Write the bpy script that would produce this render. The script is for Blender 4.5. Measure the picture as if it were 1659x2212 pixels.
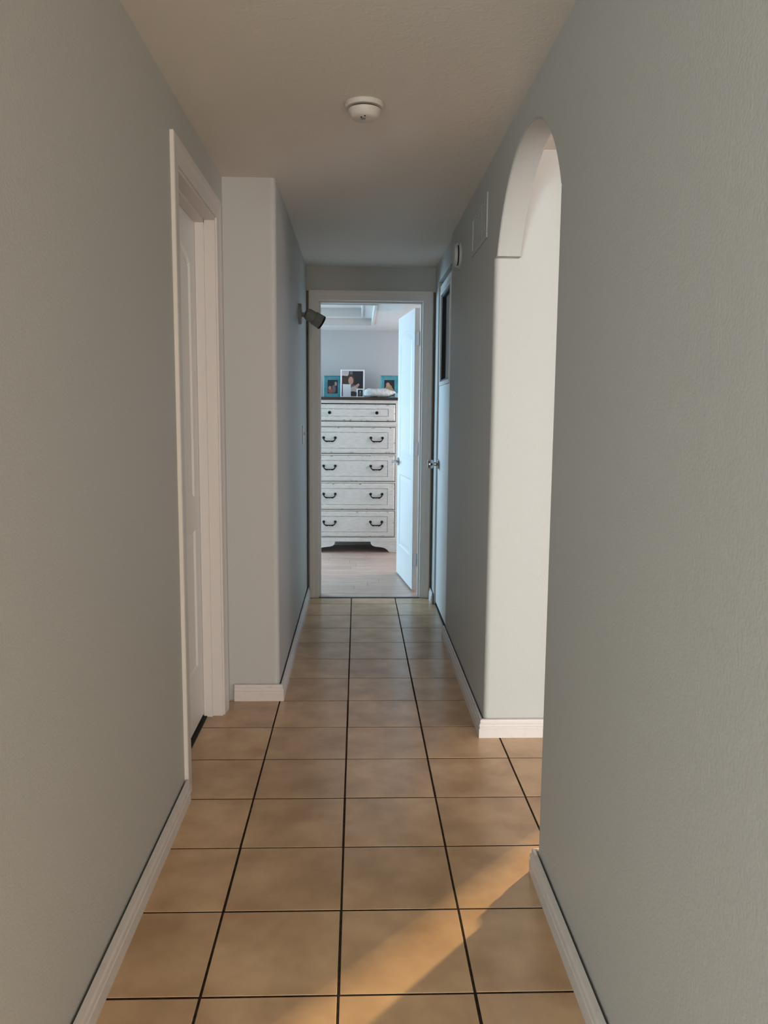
import bpy, bmesh, math, random
from mathutils import Vector, Matrix

random.seed(7)
S = bpy.context.scene
COL = S.collection
for o in list(bpy.data.objects):
    bpy.data.objects.remove(o)

# ------------------------------------------------------------------ camera
H = 1.283
PITCH, YAW, ROLL, FPX = -0.123183, 0.033941, 0.008325, 1723.84
cam = bpy.data.cameras.new('camera')
cam.sensor_fit = 'VERTICAL'
cam.sensor_height = 36.0
cam.lens = FPX / 2212 * 36.0
cam.clip_start = 0.02
camo = bpy.data.objects.new('camera', cam)
COL.objects.link(camo)
fw = Vector((math.sin(YAW) * math.cos(PITCH), math.cos(YAW) * math.cos(PITCH), math.sin(PITCH)))
rt = Vector((math.cos(YAW), -math.sin(YAW), 0))
up = rt.cross(fw)
r2 = rt * math.cos(ROLL) + up * math.sin(ROLL)
u2 = up * math.cos(ROLL) - rt * math.sin(ROLL)
camo.matrix_world = Matrix(((r2.x, u2.x, -fw.x, 0), (r2.y, u2.y, -fw.y, 0), (r2.z, u2.z, -fw.z, H), (0, 0, 0, 1)))
S.camera = camo

# ------------------------------------------------------------------ world, sun, window daylight, fill, exposure
W = bpy.data.worlds.new('world')
S.world = W
W.use_nodes = True
W.node_tree.nodes['Background'].inputs[0].default_value = (0.62, 0.78, 1.0, 1)
W.node_tree.nodes['Background'].inputs[1].default_value = 0.6


def area_light(name, loc, direction, sx, sy, power, color):
    l = bpy.data.lights.new(name, 'AREA')
    l.shape = 'RECTANGLE'
    l.size, l.size_y = sx, sy
    l.energy = power
    l.color = color
    o = bpy.data.objects.new(name, l)
    COL.objects.link(o)
    o.location = loc
    o.rotation_euler = Vector(direction).to_track_quat('-Z', 'Z').to_euler()
    return o


def sun_light(name, direction, strength, color, angle):
    l = bpy.data.lights.new(name, 'SUN')
    l.energy = strength
    l.color = color
    l.angle = math.radians(angle)
    o = bpy.data.objects.new(name, l)
    COL.objects.link(o)
    o.rotation_euler = Vector(direction).to_track_quat('-Z', 'Y').to_euler()
    return o


# daylight through the bedroom window, the great room's side window and its back window
area_light('bedroom_window_daylight', (-3.33, 6.50, 1.35), (1, 0.1, -0.1), 1.2, 1.2, 6, (0.82, 0.90, 1.0))
area_light('bedroom_back_window_daylight', (-2.52, 7.75, 1.35), (1.0, -0.9, -0.08), 1.3, 1.2, 180, (0.42, 0.73, 1.0))
area_light('bedroom_right_fill', (1.53, 6.85, 1.4), (-1, -0.1, -0.05), 1.0, 1.1, 21, (1.0, 0.94, 0.99))  # added warm fill that brightens the front of the chest
area_light('side_window_daylight', (3.9, -1.1, 1.35), (-1, 0.7, -0.1), 2.4, 1.3, 115, (0.97, 0.91, 1.0))
area_light('rear_left_window_daylight', (-1.85, -4.9, 1.4), (0.25, 1, -0.02), 1.7, 1.4, 285, (0.75, 0.93, 1.0))
area_light('rear_right_window_daylight', (1.85, -4.9, 1.4), (-0.25, 1, -0.02), 1.7, 1.4, 240, (1.0, 0.94, 0.82))
sun_light('low_sun', (-0.675, -0.738, -0.27), 11.0, (1.0, 0.72, 0.36), 2.4)

S.view_settings.view_transform = 'Standard'
S.view_settings.look = 'None'
S.view_settings.gamma = 1.0
S.view_settings.use_curve_mapping = False
S.view_settings.exposure = 0.0


# ------------------------------------------------------------------ materials
def srgb(r, g, b):
    f = lambda c: (c / 255 / 12.92) if c / 255 <= 0.04045 else ((c / 255 + 0.055) / 1.055) ** 2.4
    return (f(r), f(g), f(b), 1)


def new_mat(name):
    m = bpy.data.materials.new(name)
    m.use_nodes = True
    nt = m.node_tree
    return m, nt, nt.nodes['Principled BSDF']


def plain(name, col, rough=0.5, metal=0.0, spec=0.5, bump=0.0, bscale=200.0, detail=2.0, emit=None):
    m, nt, b = new_mat(name)
    b.inputs['Base Color'].default_value = col
    b.inputs['Roughness'].default_value = rough
    b.inputs['Metallic'].default_value = metal
    b.inputs['Specular IOR Level'].default_value = spec
    if bump:
        tc = nt.nodes.new('ShaderNodeTexCoord')
        n = nt.nodes.new('ShaderNodeTexNoise')
        n.inputs['Scale'].default_value = bscale
        n.inputs['Detail'].default_value = detail
        bp = nt.nodes.new('ShaderNodeBump')
        bp.inputs['Strength'].default_value = bump
        bp.inputs['Distance'].default_value = 0.004
        nt.links.new(tc.outputs['Object'], n.inputs['Vector'])
        nt.links.new(n.outputs['Fac'], bp.inputs['Height'])
        nt.links.new(bp.outputs['Normal'], b.inputs['Normal'])
    return m


def mottled(name, ca, cb, scale, rough=0.5, spec=0.5, lo=0.35, hi=0.65, stretch=(1, 1, 1), rnd=False, bump=0.0, rough2=None, detail=4.0):
    """two colours mixed by noise, optionally different on every object"""
    m, nt, b = new_mat(name)
    tc = nt.nodes.new('ShaderNodeTexCoord')
    mp = nt.nodes.new('ShaderNodeMapping')
    mp.inputs['Scale'].default_value = stretch
    nt.links.new(tc.outputs['Object'], mp.inputs['Vector'])
    vec = mp.outputs['Vector']
    if rnd:
        oi = nt.nodes.new('ShaderNodeObjectInfo')
        ml = nt.nodes.new('ShaderNodeMath')
        ml.operation = 'MULTIPLY'
        ml.inputs[1].default_value = 37.0
        nt.links.new(oi.outputs['Random'], ml.inputs[0])
        ad = nt.nodes.new('ShaderNodeVectorMath')
        ad.operation = 'ADD'
        nt.links.new(vec, ad.inputs[0])
        nt.links.new(ml.outputs[0], ad.inputs[1])
        vec = ad.outputs[0]
    n = nt.nodes.new('ShaderNodeTexNoise')
    n.inputs['Scale'].default_value = scale
    n.inputs['Detail'].default_value = detail
    nt.links.new(vec, n.inputs['Vector'])
    mr = nt.nodes.new('ShaderNodeMapRange')
    mr.inputs['From Min'].default_value = lo
    mr.inputs['From Max'].default_value = hi
    nt.links.new(n.outputs['Fac'], mr.inputs['Value'])
    mx = nt.nodes.new('ShaderNodeMix')
    mx.data_type = 'RGBA'
    mx.inputs['A'].default_value = ca
    mx.inputs['B'].default_value = cb
    nt.links.new(mr.outputs['Result'], mx.inputs['Factor'])
    out = mx.outputs['Result']
    if rnd:
        hs = nt.nodes.new('ShaderNodeHueSaturation')
        m2 = nt.nodes.new('ShaderNodeMapRange')
        m2.inputs['To Min'].default_value = 0.92
        m2.inputs['To Max'].default_value = 1.07
        nt.links.new(oi.outputs['Random'], m2.inputs['Value'])
        nt.links.new(m2.outputs['Result'], hs.inputs['Value'])
        nt.links.new(out, hs.inputs['Color'])
        out = hs.outputs['Color']
    nt.links.new(out, b.inputs['Base Color'])
    b.inputs['Roughness'].default_value = rough
    b.inputs['Specular IOR Level'].default_value = spec
    if bump:
        bp = nt.nodes.new('ShaderNodeBump')
        bp.inputs['Strength'].default_value = bump
        bp.inputs['Distance'].default_value = 0.003
        nt.links.new(n.outputs['Fac'], bp.inputs['Height'])
        nt.links.new(bp.outputs['Normal'], b.inputs['Normal'])
    return m


def textured_paint(name, col, strength, scale, rough=0.55, splat=False):
    m, nt, b = new_mat(name)
    b.inputs['Base Color'].default_value = col
    b.inputs['Roughness'].default_value = rough
    b.inputs['Specular IOR Level'].default_value = 0.35
    tc = nt.nodes.new('ShaderNodeTexCoord')
    n = nt.nodes.new('ShaderNodeTexNoise')
    n.inputs['Scale'].default_value = scale
    n.inputs['Detail'].default_value = 3
    nt.links.new(tc.outputs['Object'], n.inputs['Vector'])
    h = n.outputs['Fac']
    if splat:
        mr = nt.nodes.new('ShaderNodeMapRange')
        mr.inputs['From Min'].default_value = 0.52
        mr.inputs['From Max'].default_value = 0.60
        nt.links.new(h, mr.inputs['Value'])
        h = mr.outputs['Result']
    bp = nt.nodes.new('ShaderNodeBump')
    bp.inputs['Strength'].default_value = strength
    bp.inputs['Distance'].default_value = 0.003
    nt.links.new(h, bp.inputs['Height'])
    nt.links.new(bp.outputs['Normal'], b.inputs['Normal'])
    return m


M = {}
M['wall'] = textured_paint('greige_wall_paint', srgb(179, 178, 173), 0.3, 170)
M['ceil'] = textured_paint('ceiling_paint', srgb(222, 216, 206), 0.10, 38, splat=True)
M['bedwall'] = textured_paint('bedroom_wall_paint', srgb(184, 185, 184), 0.12, 170)
M['bedceil'] = textured_paint('bedroom_ceiling_paint', srgb(206, 202, 198), 0.1, 60)
M['trim'] = plain('white_trim_paint', srgb(206, 199, 193), 0.4, bump=0.08, bscale=90)
M['basetrim'] = mottled('scuffed_baseboard_paint', srgb(204, 196, 190), srgb(188, 177, 168), 30, 0.45, lo=0.55, hi=0.95)
M['door'] = plain('white_door_paint', srgb(220, 216, 212), 0.38, bump=0.05, bscale=60)
M['tile'] = mottled('tan_ceramic_tile', srgb(204, 169, 131), srgb(178, 143, 108), 7, 0.24, 0.5, 0.35, 0.68, rnd=True, bump=0.03)
M['grout'] = mottled('dark_grout', srgb(58, 45, 36), srgb(36, 27, 21), 60, 0.9, 0.1)
M['plank'] = mottled('greige_wood_plank', srgb(196, 168, 152), srgb(168, 139, 124), 6, 0.32, 0.5, 0.35, 0.65, stretch=(1.2, 14, 1), rnd=True)
M['underlay'] = plain('dark_underlay', srgb(40, 36, 34), 0.9)
M['greatfloor'] = plain('great_room_floor', srgb(160, 122, 92), 0.5)
M['plastic'] = plain('white_plastic', srgb(212, 203, 193), 0.45)
M['dark'] = plain('dark_slot', srgb(22, 19, 18), 0.8)  # near-black; also stands in for the shade under the closed doors
M['shadedgrey'] = plain('grey_and_shaded_plastic', srgb(128, 131, 130), 0.5)  # grey holds shade painted on the white spotlight; also the test button
M['lens'] = plain('black_lens', srgb(14, 14, 16), 0.2)
M['chrome'] = plain('satin_nickel', srgb(190, 190, 192), 0.25, 1.0)
M['glass'] = plain('dark_glass', srgb(20, 24, 30), 0.06, spec=0.7)
M['gasket'] = plain('black_gasket', srgb(18, 22, 26), 0.7)
M['rawwood'] = mottled('raw_jamb_wood', srgb(214, 190, 174), srgb(190, 160, 140), 12, 0.6, stretch=(4, 4, 0.4))
M['dresser'] = mottled('antique_white_paint', srgb(228, 224, 218), srgb(216, 210, 202), 18, 0.45, stretch=(1, 1, 6))
M['glaze'] = mottled('brown_glaze_in_grooves', srgb(205, 197, 186), srgb(120, 100, 84), 26, 0.6, lo=0.28, hi=0.55)
M['worn'] = mottled('worn_edge', srgb(216, 210, 200), srgb(120, 100, 86), 34, 0.55, lo=0.56, hi=0.74)
M['espresso'] = mottled('espresso_wood', srgb(48, 34, 30), srgb(66, 46, 38), 10, 0.35, stretch=(0.6, 8, 8))
M['iron'] = plain('black_iron', srgb(20, 19, 20), 0.4, 0.6)
M['teal'] = mottled('teal_painted_wood', srgb(84, 158, 166), srgb(66, 136, 148), 16, 0.5)
M['whiteframe'] = plain('white_frame', srgb(232, 232, 234), 0.4)
M['paper'] = plain('white_paper', srgb(222, 222, 228), 0.7)
M['plush'] = mottled('white_plush', srgb(232, 230, 226), srgb(206, 203, 200), 40, 0.9, bump=0.6)
M['palebox'] = plain('pale_blue_card', srgb(168, 196, 208), 0.6)
M['p_dark'] = plain('print_charcoal', srgb(38, 36, 44), 0.3)
M['p_brown'] = plain('print_brown', srgb(74, 54, 48), 0.3)
M['p_skin'] = plain('print_skin', srgb(190, 150, 132), 0.3)
M['p_pale'] = plain('print_pale', srgb(196, 188, 188), 0.3)
M['p_red'] = plain('print_red', srgb(172, 84, 80), 0.3)
M['p_grey'] = plain('print_grey', srgb(112, 104, 108), 0.3)
M['p_tan'] = plain('print_tan', srgb(160, 138, 104), 0.3)
M['strip'] = plain('grey_transition_strip', srgb(74, 72, 74), 0.5)


# ------------------------------------------------------------------ mesh helpers
class MB:
    def __init__(self):
        self.v, self.f, self.mi = [], [], []

    def add(self, verts, faces, mi=0):
        n = len(self.v)
        self.v += [tuple(p) for p in verts]
        self.f += [tuple(n + i for i in f) for f in faces]
        self.mi += [mi] * len(faces)
        return self

    def box(self, x0, x1, y0, y1, z0, z1, mi=0):
        vs = [(x0, y0, z0), (x1, y0, z0), (x1, y1, z0), (x0, y1, z0), (x0, y0, z1), (x1, y0, z1), (x1, y1, z1), (x0, y1, z1)]
        return self.add(vs, [(0, 3, 2, 1), (4, 5, 6, 7), (0, 1, 5, 4), (1, 2, 6, 5), (2, 3, 7, 6), (3, 0, 4, 7)], mi)

    def prism(self, poly, a0, a1, axis='z', mi=0):
        """poly: list of 2D points, extruded along axis. axis z: (x,y); x: (y,z); y: (x,z)"""
        def P(p, a):
            return {'z': (p[0], p[1], a), 'x': (a, p[0], p[1]), 'y': (p[0], a, p[1])}[axis]
        n = len(poly)
        vs = [P(p, a0) for p in poly] + [P(p, a1) for p in poly]
        fs = [tuple(reversed(range(n))), tuple(range(n, 2 * n))]
        fs += [(i, (i + 1) % n, n + (i + 1) % n, n + i) for i in range(n)]
        return self.add(vs, fs, mi)

    def lathe(self, prof, origin, axis, seg=28, mi=0):
        """prof: [(r, h)] turned about axis from origin"""
        ax = Vector(axis).normalized()
        t = Vector((0, 0, 1)) if abs(ax.z) < 0.9 else Vector((1, 0, 0))
        a = ax.cross(t).normalized()
        b = ax.cross(a)
        o = Vector(origin)
        vs = []
        for r, h in prof:
            for i in range(seg):
                th = 2 * math.pi * i / seg
                vs.append(o + ax * h + (a * math.cos(th) + b * math.sin(th)) * r)
        fs = []
        for k in range(len(prof) - 1):
            for i in range(seg):
                j = (i + 1) % seg
                fs.append((k * seg + i, k * seg + j, (k + 1) * seg + j, (k + 1) * seg + i))
        fs.append(tuple(reversed(range(seg))))
        fs.append(tuple(range((len(prof) - 1) * seg, len(prof) * seg)))
        return self.add(vs, fs, mi)

    def tube(self, path, radii, seg=10, mi=0):
        path = [Vector(p) for p in path]
        if not hasattr(radii, '__len__'):
            radii = [radii] * len(path)
        vs = []
        for i, p in enumerate(path):
            d = (path[min(i + 1, len(path) - 1)] - path[max(i - 1, 0)]).normalized()
            t = Vector((0, 1, 0)) if abs(d.y) < 0.9 else Vector((1, 0, 0))
            a = d.cross(t).normalized()
            b = d.cross(a)
            for k in range(seg):
                th = 2 * math.pi * k / seg
                vs.append(p + (a * math.cos(th) + b * math.sin(th)) * radii[i])
        fs = []
        for i in range(len(path) - 1):
            for k in range(seg):
                j = (k + 1) % seg
                fs.append((i * seg + k, i * seg + j, (i + 1) * seg + j, (i + 1) * seg + k))
        fs.append(tuple(reversed(range(seg))))
        fs.append(tuple(range((len(path) - 1) * seg, len(path) * seg)))
        return self.add(vs, fs, mi)

    def ball(self, c, r, seg=12, mi=0, squash=(1, 1, 1)):
        vs, fs = [], []
        rings = seg // 2
        for i in range(1, rings):
            ph = math.pi * i / rings
            for k in range(seg):
                th = 2 * math.pi * k / seg
                vs.append((c[0] + squash[0] * r * math.sin(ph) * math.cos(th), c[1] + squash[1] * r * math.sin(ph) * math.sin(th), c[2] + squash[2] * r * math.cos(ph)))
        top, bot = len(vs), len(vs) + 1
        vs += [(c[0], c[1], c[2] + squash[2] * r), (c[0], c[1], c[2] - squash[2] * r)]
        for i in range(rings - 2):
            for k in range(seg):
                j = (k + 1) % seg
                fs.append((i * seg + k, (i + 1) * seg + k, (i + 1) * seg + j, i * seg + j))
        for k in range(seg):
            j = (k + 1) % seg
            fs.append((top, k, j))
            fs.append((bot, (rings - 2) * seg + j, (rings - 2) * seg + k))
        return self.add(vs, fs, mi)

    def build(self, name, mats, parent=None, smooth=False, bevel=0.0, segs=2, loc=None, rot=None):
        me = bpy.data.meshes.new(name)
        me.from_pydata(self.v, [], self.f)
        if not isinstance(mats, (list, tuple)):
            mats = [mats]
        for m in mats:
            me.materials.append(m)
        me.polygons.foreach_set('material_index', self.mi)
        bm = bmesh.new()
        bm.from_mesh(me)
        bmesh.ops.recalc_face_normals(bm, faces=bm.faces)
        if bevel:
            es = [e for e in bm.edges if len(e.link_faces) == 2 and e.calc_face_angle(0) > 0.6]
            bmesh.ops.bevel(bm, geom=es, offset=bevel, segments=segs, profile=0.5, affect='EDGES', clamp_overlap=True)
        bm.to_mesh(me)
        bm.free()
        if smooth:
            for p in me.polygons:
                p.use_smooth = True
            try:
                me.set_sharp_from_angle(angle=math.radians(38))
            except Exception:
                pass
        o = bpy.data.objects.new(name, me)
        COL.objects.link(o)
        if parent:
            o.parent = parent
        if loc:
            o.location = loc
        if rot:
            o.rotation_euler = rot
        return o


def tag(o, label, cat, group=None, kind=None):
    o['label'] = label
    o['category'] = cat
    if group:
        o['group'] = group
    if kind:
        o['kind'] = kind
    return o


def struct(o, label, cat):
    return tag(o, label, cat, kind='structure')


def empty(name, loc=(0, 0, 0), rot=(0, 0, 0)):
    o = bpy.data.objects.new(name, None)
    o.empty_display_size = 0.1
    COL.objects.link(o)
    o.location = loc
    o.rotation_euler = rot
    return o


def round_corner(p, a, b, r, n=6):
    """points of a bullnose at p between neighbours a and b"""
    p, a, b = Vector(p), Vector(a), Vector(b)
    da, db = (a - p).normalized(), (b - p).normalized()
    c = p + da * r + db * r
    s, e = p + da * r - c, p + db * r - c
    out = [tuple(p + da * (r + 0.003))]
    for i in range(n + 1):
        t = i / n * math.pi / 2
        out.append(tuple(c + s * math.cos(t) + e * math.sin(t)))
    out.append(tuple(p + db * (r + 0.003)))
    return out


def sweep(path, prof, side, name, mat, parent=None):
    """extrude profile [(d,z)] along plan path with mitred corners; d is measured to the given side (+1 = left of travel)"""
    path = [Vector(p) for p in path]
    n = len(path)
    mb = MB()
    vs = []
    for i, p in enumerate(path):
        ds = []
        if i > 0:
            ds.append((path[i] - path[i - 1]).normalized())
        if i < n - 1:
            ds.append((path[i + 1] - path[i]).normalized())
        ns = [Vector((-d.y, d.x)) * side for d in ds]
        m = ns[0] if len(ns) == 1 else (ns[0] + ns[1]) / (1 + ns[0].dot(ns[1]))
        for d, z in prof:
            vs.append((p.x + m.x * d, p.y + m.y * d, z))
    k = len(prof)
    fs = []
    for i in range(n - 1):
        for j in range(k):
            j2 = (j + 1) % k
            fs.append((i * k + j, i * k + j2, (i + 1) * k + j2, (i + 1) * k + j))
    fs.append(tuple(range(k)))
    fs.append(tuple(reversed(range((n - 1) * k, n * k))))
    mb.add(vs, fs)
    return mb.build(name, mat, parent)


# ------------------------------------------------------------------ dimensions (metres; x right, y into the hall, z up)
WL, WN, WR, WD = -0.567, -0.345, 0.510, 0.521      # left wall, narrow left wall, right wall, right wall by the closet door
CEIL = 2.25
JUT, FAR, ARCH0, ARCH1 = 3.475, 5.48, 2.080, 3.055
CORNER = 4.47                                       # end of the right wall
T = 0.305
TX0, TY0 = -0.0369, 1.6287

# ------------------------------------------------------------------ floors
floor = struct(MB().box(-3.1, 4.1, -5.1, FAR - 0.02, -0.09, -0.0012).build('floor', M['grout']),
               'dark grouted floor of the hallway under square tan ceramic tiles', 'floor')
g = 0.0064
tile_cache = {}


def tile_mesh(w, d):
    key = (round(w, 3), round(d, 3))
    if key not in tile_cache:
        o = MB().box(-w / 2, w / 2, -d / 2, d / 2, -0.006, 0.0).build('tile', M['tile'], bevel=0.0007, segs=1)
        tile_cache[key] = o.data
        bpy.data.objects.remove(o)
    return tile_cache[key]


def add_tile(c, k, y1=None):
    x0, ya = TX0 + c * T, TY0 + k * T
    yb = ya + T if y1 is None else y1
    me = tile_mesh(T - g, yb - ya - g)
    o = bpy.data.objects.new('tile', me)
    COL.objects.link(o)
    o.parent = floor
    o.location = (x0 + T / 2 + random.uniform(-.0005, .0005), (ya + yb) / 2 + random.uniform(-.0005, .0005), random.uniform(-.0003, 0))
    o.rotation_euler = (0, 0, random.uniform(-.0012, .0012))


for k in range(-6, 13):
    for c in range(-2, 2):
        add_tile(c, k, FAR - 0.022 if k == 12 else None)
for k in range(-1, 5):
    for c in range(2, 6):
        add_tile(c, k)
struct(MB().box(-3.0, 3.9, -5.0, -0.22, -0.0045, 0.0).build('floor_great_room', M['greatfloor']), 'tan floor of the room behind the hallway', 'floor')
struct(MB().box(2.1, 3.95, -0.2, 4.98, -0.0045, 0.0).build('floor_side_room', M['greatfloor']), 'tan floor of the side room beyond the arch', 'floor')

bfloor = struct(MB().box(-3.45, 1.65, FAR - 0.02, 7.9, -0.09, -0.012).build('floor_bedroom', M['underlay']), 'wood plank floor of the bedroom beyond the doorway', 'floor')
pw, pl = 0.128, 1.22
plank_me = None
row = 0
y = FAR + 0.006
while y < 7.78:
    off = -3.4 - random.uniform(0.0, pl * 0.9)
    x = off
    while x < 1.6:
        x0, x1 = max(x, -3.38), min(x + pl, 1.58)
        if x1 - x0 > 0.05:
            w = x1 - x0
            if abs(w - pl) < 1e-4 and plank_me:
                o = bpy.data.objects.new('plank', plank_me)
                COL.objects.link(o)
            else:
                o = MB().box(-w / 2, w / 2, -pw / 2, pw / 2, -0.01, 0).build('plank', M['plank'], bevel=0.001, segs=1)
                if abs(w - pl) < 1e-4:
                    plank_me = o.data
            o.parent = bfloor
            o.scale = (1 - 0.0012 / w, 1 - 0.0012 / pw, 1)
            o.location = ((x0 + x1) / 2, y + pw / 2, -0.002)
        x += pl
    y += pw
struct(MB().prism([(FAR - 0.02, -0.004), (FAR - 0.02, 0.002), (FAR - 0.012, 0.005), (FAR + 0.0, 0.005), (FAR + 0.006, 0.0), (FAR + 0.006, -0.004)], -0.262, 0.438, 'x').build('trim_threshold', M['strip']),
       'thin dark strip where hall tile meets the bedroom planks', 'threshold')

# ------------------------------------------------------------------ walls
# left wall with the door opening
L0, L1, LH = 2.613, 3.297, 2.045
mb = MB()
mb.box(-0.69, WL, 0.2, L0, 0, CEIL)
mb.box(-0.69, WL, L1, JUT + 0.02, 0, CEIL)
mb.box(-0.69, WL, L0, L1, LH, CEIL)
struct(mb.build('wall_left', M['wall']), 'greige left wall of the hallway beside the camera', 'wall')
c = round_corner((WN, JUT), (-0.6, JUT), (WN, FAR), 0.022)
struct(MB().prism([(-0.72, JUT)] + c + [(WN, FAR), (-0.72, FAR)], 0, CEIL).build('wall_left_recess', M['wall'], smooth=True),
       'greige wall stepping out into the hall past the left door, rounded corner', 'wall')
struct(MB().box(-0.80, -0.75, 2.3, JUT, 0, CEIL).build('wall_left_light_stop', M['wall']), 'added slab keeping light out behind the closed left door', 'wall')  # unseen slab added to block light leaking round the left door

# right wall: pier, arch header, L-shaped wall past the arch
cp = round_corner((WR, ARCH0), (WR, 0.3), (WR + 0.09, ARCH0), 0.007)
struct(MB().prism([(WR, 0.3)] + cp + [(WR + 0.09, ARCH0), (WR + 0.09, 0.3)], 0, 1.86).build('wall_right', M['wall'], smooth=True),
       'greige right wall in front of the arch', 'wall')
yc, hw, rise, spring = 2.5485, 0.464, 0.288, 1.86
R = (hw * hw + rise * rise) / (2 * rise)
poly = [(ARCH0, CEIL), (ARCH0, spring), (yc - hw, spring)]
n = 36
a0 = math.asin(hw / R)
for i in range(1, n):
    a = -a0 + 2 * a0 * i / n
    poly.append((yc + R * math.sin(a), spring + rise - R + R * math.cos(a)))
poly += [(yc + hw, spring), (ARCH1 + 0.005, spring), (ARCH1 + 0.005, CEIL)]
# split in vertical strips so that every face stays convex
arch_pts = poly[2:-2]
mb = MB()
x0, x1 = WR, WR + 0.09


def strip(pa, pb):
    vs = [(x0, pa[0], pa[1]), (x0, pb[0], pb[1]), (x0, pb[0], CEIL), (x0, pa[0], CEIL), (x1, pa[0], pa[1]), (x1, pb[0], pb[1]), (x1, pb[0], CEIL), (x1, pa[0], CEIL)]
    mb.add(vs, [(0, 1, 2, 3), (4, 7, 6, 5), (0, 4, 5, 1)])


pts = [(0.3, spring)] + arch_pts + [(ARCH1 + 0.0202, spring)]
for pa, pb in zip(pts[:-1], pts[1:]):
    strip(pa, pb)
hdr = mb.build('wall_arch', M['wall'])
bm = bmesh.new()
bm.from_mesh(hdr.data)
bmesh.ops.remove_doubles(bm, verts=bm.verts, dist=1e-5)
bmesh.ops.recalc_face_normals(bm, faces=bm.faces)
es = [e for e in bm.edges if len(e.link_faces) == 2 and e.calc_face_angle(0) > 1.2 and min(v.co.y for v in e.verts) > ARCH0 and max(v.co.y for v in e.verts) < ARCH1]
bmesh.ops.bevel(bm, geom=es, offset=0.006, segments=2, profile=0.5, affect='EDGES', clamp_overlap=True)
bm.to_mesh(hdr.data)
bm.free()
struct(hdr, 'rounded arch header over the opening on the right', 'arch')
c1 = round_corner((WR, ARCH1), (WR, CORNER), (1.25, ARCH1), 0.02)
c2 = round_corner((WR, CORNER), (0.62, CORNER), (WR, ARCH1), 0.009)
struct(MB().prism([(1.25, ARCH1)] + list(reversed(c1)) + list(reversed(c2)) + [(0.62, CORNER), (0.62, 3.2), (1.25, 3.2)], 0, CEIL).build('wall_right_far', M['wall'], smooth=True),
       'greige right wall past the arch with its brightly lit end face', 'wall')
D0, D1, DH = 4.54, 5.283, 2.122
mb = MB()
mb.box(WD, 0.63, D1, FAR, 0, CEIL)
mb.box(WD, 0.63, CORNER - 0.01, D1, DH, CEIL)
mb.box(0.545, 0.63, CORNER - 0.02, D0, 0, DH)
struct(mb.build('wall_right_end', M['wall'], bevel=0.003), 'narrow strip of wall around the half-glazed door', 'wall')
# end wall of the hall with the bedroom doorway
B0, B1, BH = -0.262, 0.438, 2.03
mb = MB()
mb.box(-3.5, WN, FAR, FAR + 0.12, 0, CEIL).box(WN, WN + 0.011, FAR + 0.06, FAR + 0.12, 0, 2.09).box(WN + 0.011, B0 - 0.012, FAR, FAR + 0.12, 0, 2.09).box(WN, B0 - 0.012, FAR, FAR + 0.12, 2.09, CEIL)
mb.box(WD, 1.6, FAR, FAR + 0.12, 0, CEIL).box(WD - 0.012, WD, FAR + 0.06, FAR + 0.12, 0, 2.09).box(B1 + 0.012, WD - 0.012, FAR, FAR + 0.12, 0, 2.09).box(B1 + 0.012, WD, FAR, FAR + 0.12, 2.09, CEIL)
mb.box(B0 - 0.012, B1 + 0.012, FAR, FAR + 0.12, BH + 0.012, CEIL)
struct(mb.build('wall_back', M['wall']), 'wall at the end of the hallway above the bedroom doorway', 'wall')
struct(MB().box(1.25, 1.35, 3.2, FAR, 0, CEIL).build('wall_closet', M['wall']), 'outer wall of the closet behind the half-glazed door', 'wall')


def wall_with_hole(name, axis, at0, at1, a0, a1, h0, h1, z0, z1, mat, label):
    mb = MB()
    def bx(p0, p1, q0, q1):
        if axis == 'x':
            mb.box(at0, at1, p0, p1, q0, q1)
        else:
            mb.box(p0, p1, at0, at1, q0, q1)
    bx(a0, h0, 0, CEIL)
    bx(h1, a1, 0, CEIL)
    bx(h0, h1, 0, z0)
    bx(h0, h1, z1, CEIL)
    return struct(mb.build(name, mat), label, 'wall')


wall_with_hole('wall_bedroom_left', 'x', -3.5, -3.4, FAR, 7.9, 5.9, 7.1, 0.75, 1.95, M['bedwall'], 'bedroom wall with the window, left of the doorway')
wall_with_hole('wall_bedroom_right', 'x', 1.6, 1.7, FAR, 7.9, 6.35, 7.35, 0.85, 1.95, M['bedwall'], 'bedroom wall behind the open door')
wall_with_hole('wall_bedroom_back', 'y', 7.8, 7.9, -3.5, 1.7, -3.2, -1.86, 0.75, 1.95, M['bedwall'], 'pale bedroom wall behind the chest of drawers')
wall_with_hole('wall_side_room_right', 'x', 4.0, 4.1, -5.1, 5.1, -2.3, 0.1, 0.7, 2.0, M['wall'], 'outer wall of the side room with its window')
wall_with_hole('wall_side_room_back', 'y', 5.0, 5.1, 1.25, 4.1, 3.075, 3.30, 0.6, 1.95, M['wall'], 'wall of the side room with an added slit that shapes the sun streak')  # slit added so only a narrow band of sun reaches the hall
mb = MB()
for xa, xb in ((-3.1, -2.7), (-1.0, 1.0), (2.7, 4.1)):
    mb.box(xa, xb, -5.1, -5.0, 0, CEIL)
for xa, xb in ((-2.7, -1.0), (1.0, 2.7)):
    mb.box(xa, xb, -5.1, -5.0, 0, 0.7).box(xa, xb, -5.1, -5.0, 2.1, CEIL)
struct(mb.build('wall_great_room_back', M['wall']), 'wall with two windows far behind the camera', 'wall')
struct(MB().box(-3.1, -3.0, -5.1, 0.3, 0, CEIL).build('wall_great_room_left', M['wall']), 'left wall of the room behind the camera', 'wall')
struct(MB().box(-3.1, -0.69, 0.2, 0.3, 0, CEIL).build('wall_great_room_front', M['wall']), 'wall of the room behind the camera beside the hallway mouth', 'wall')


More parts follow.
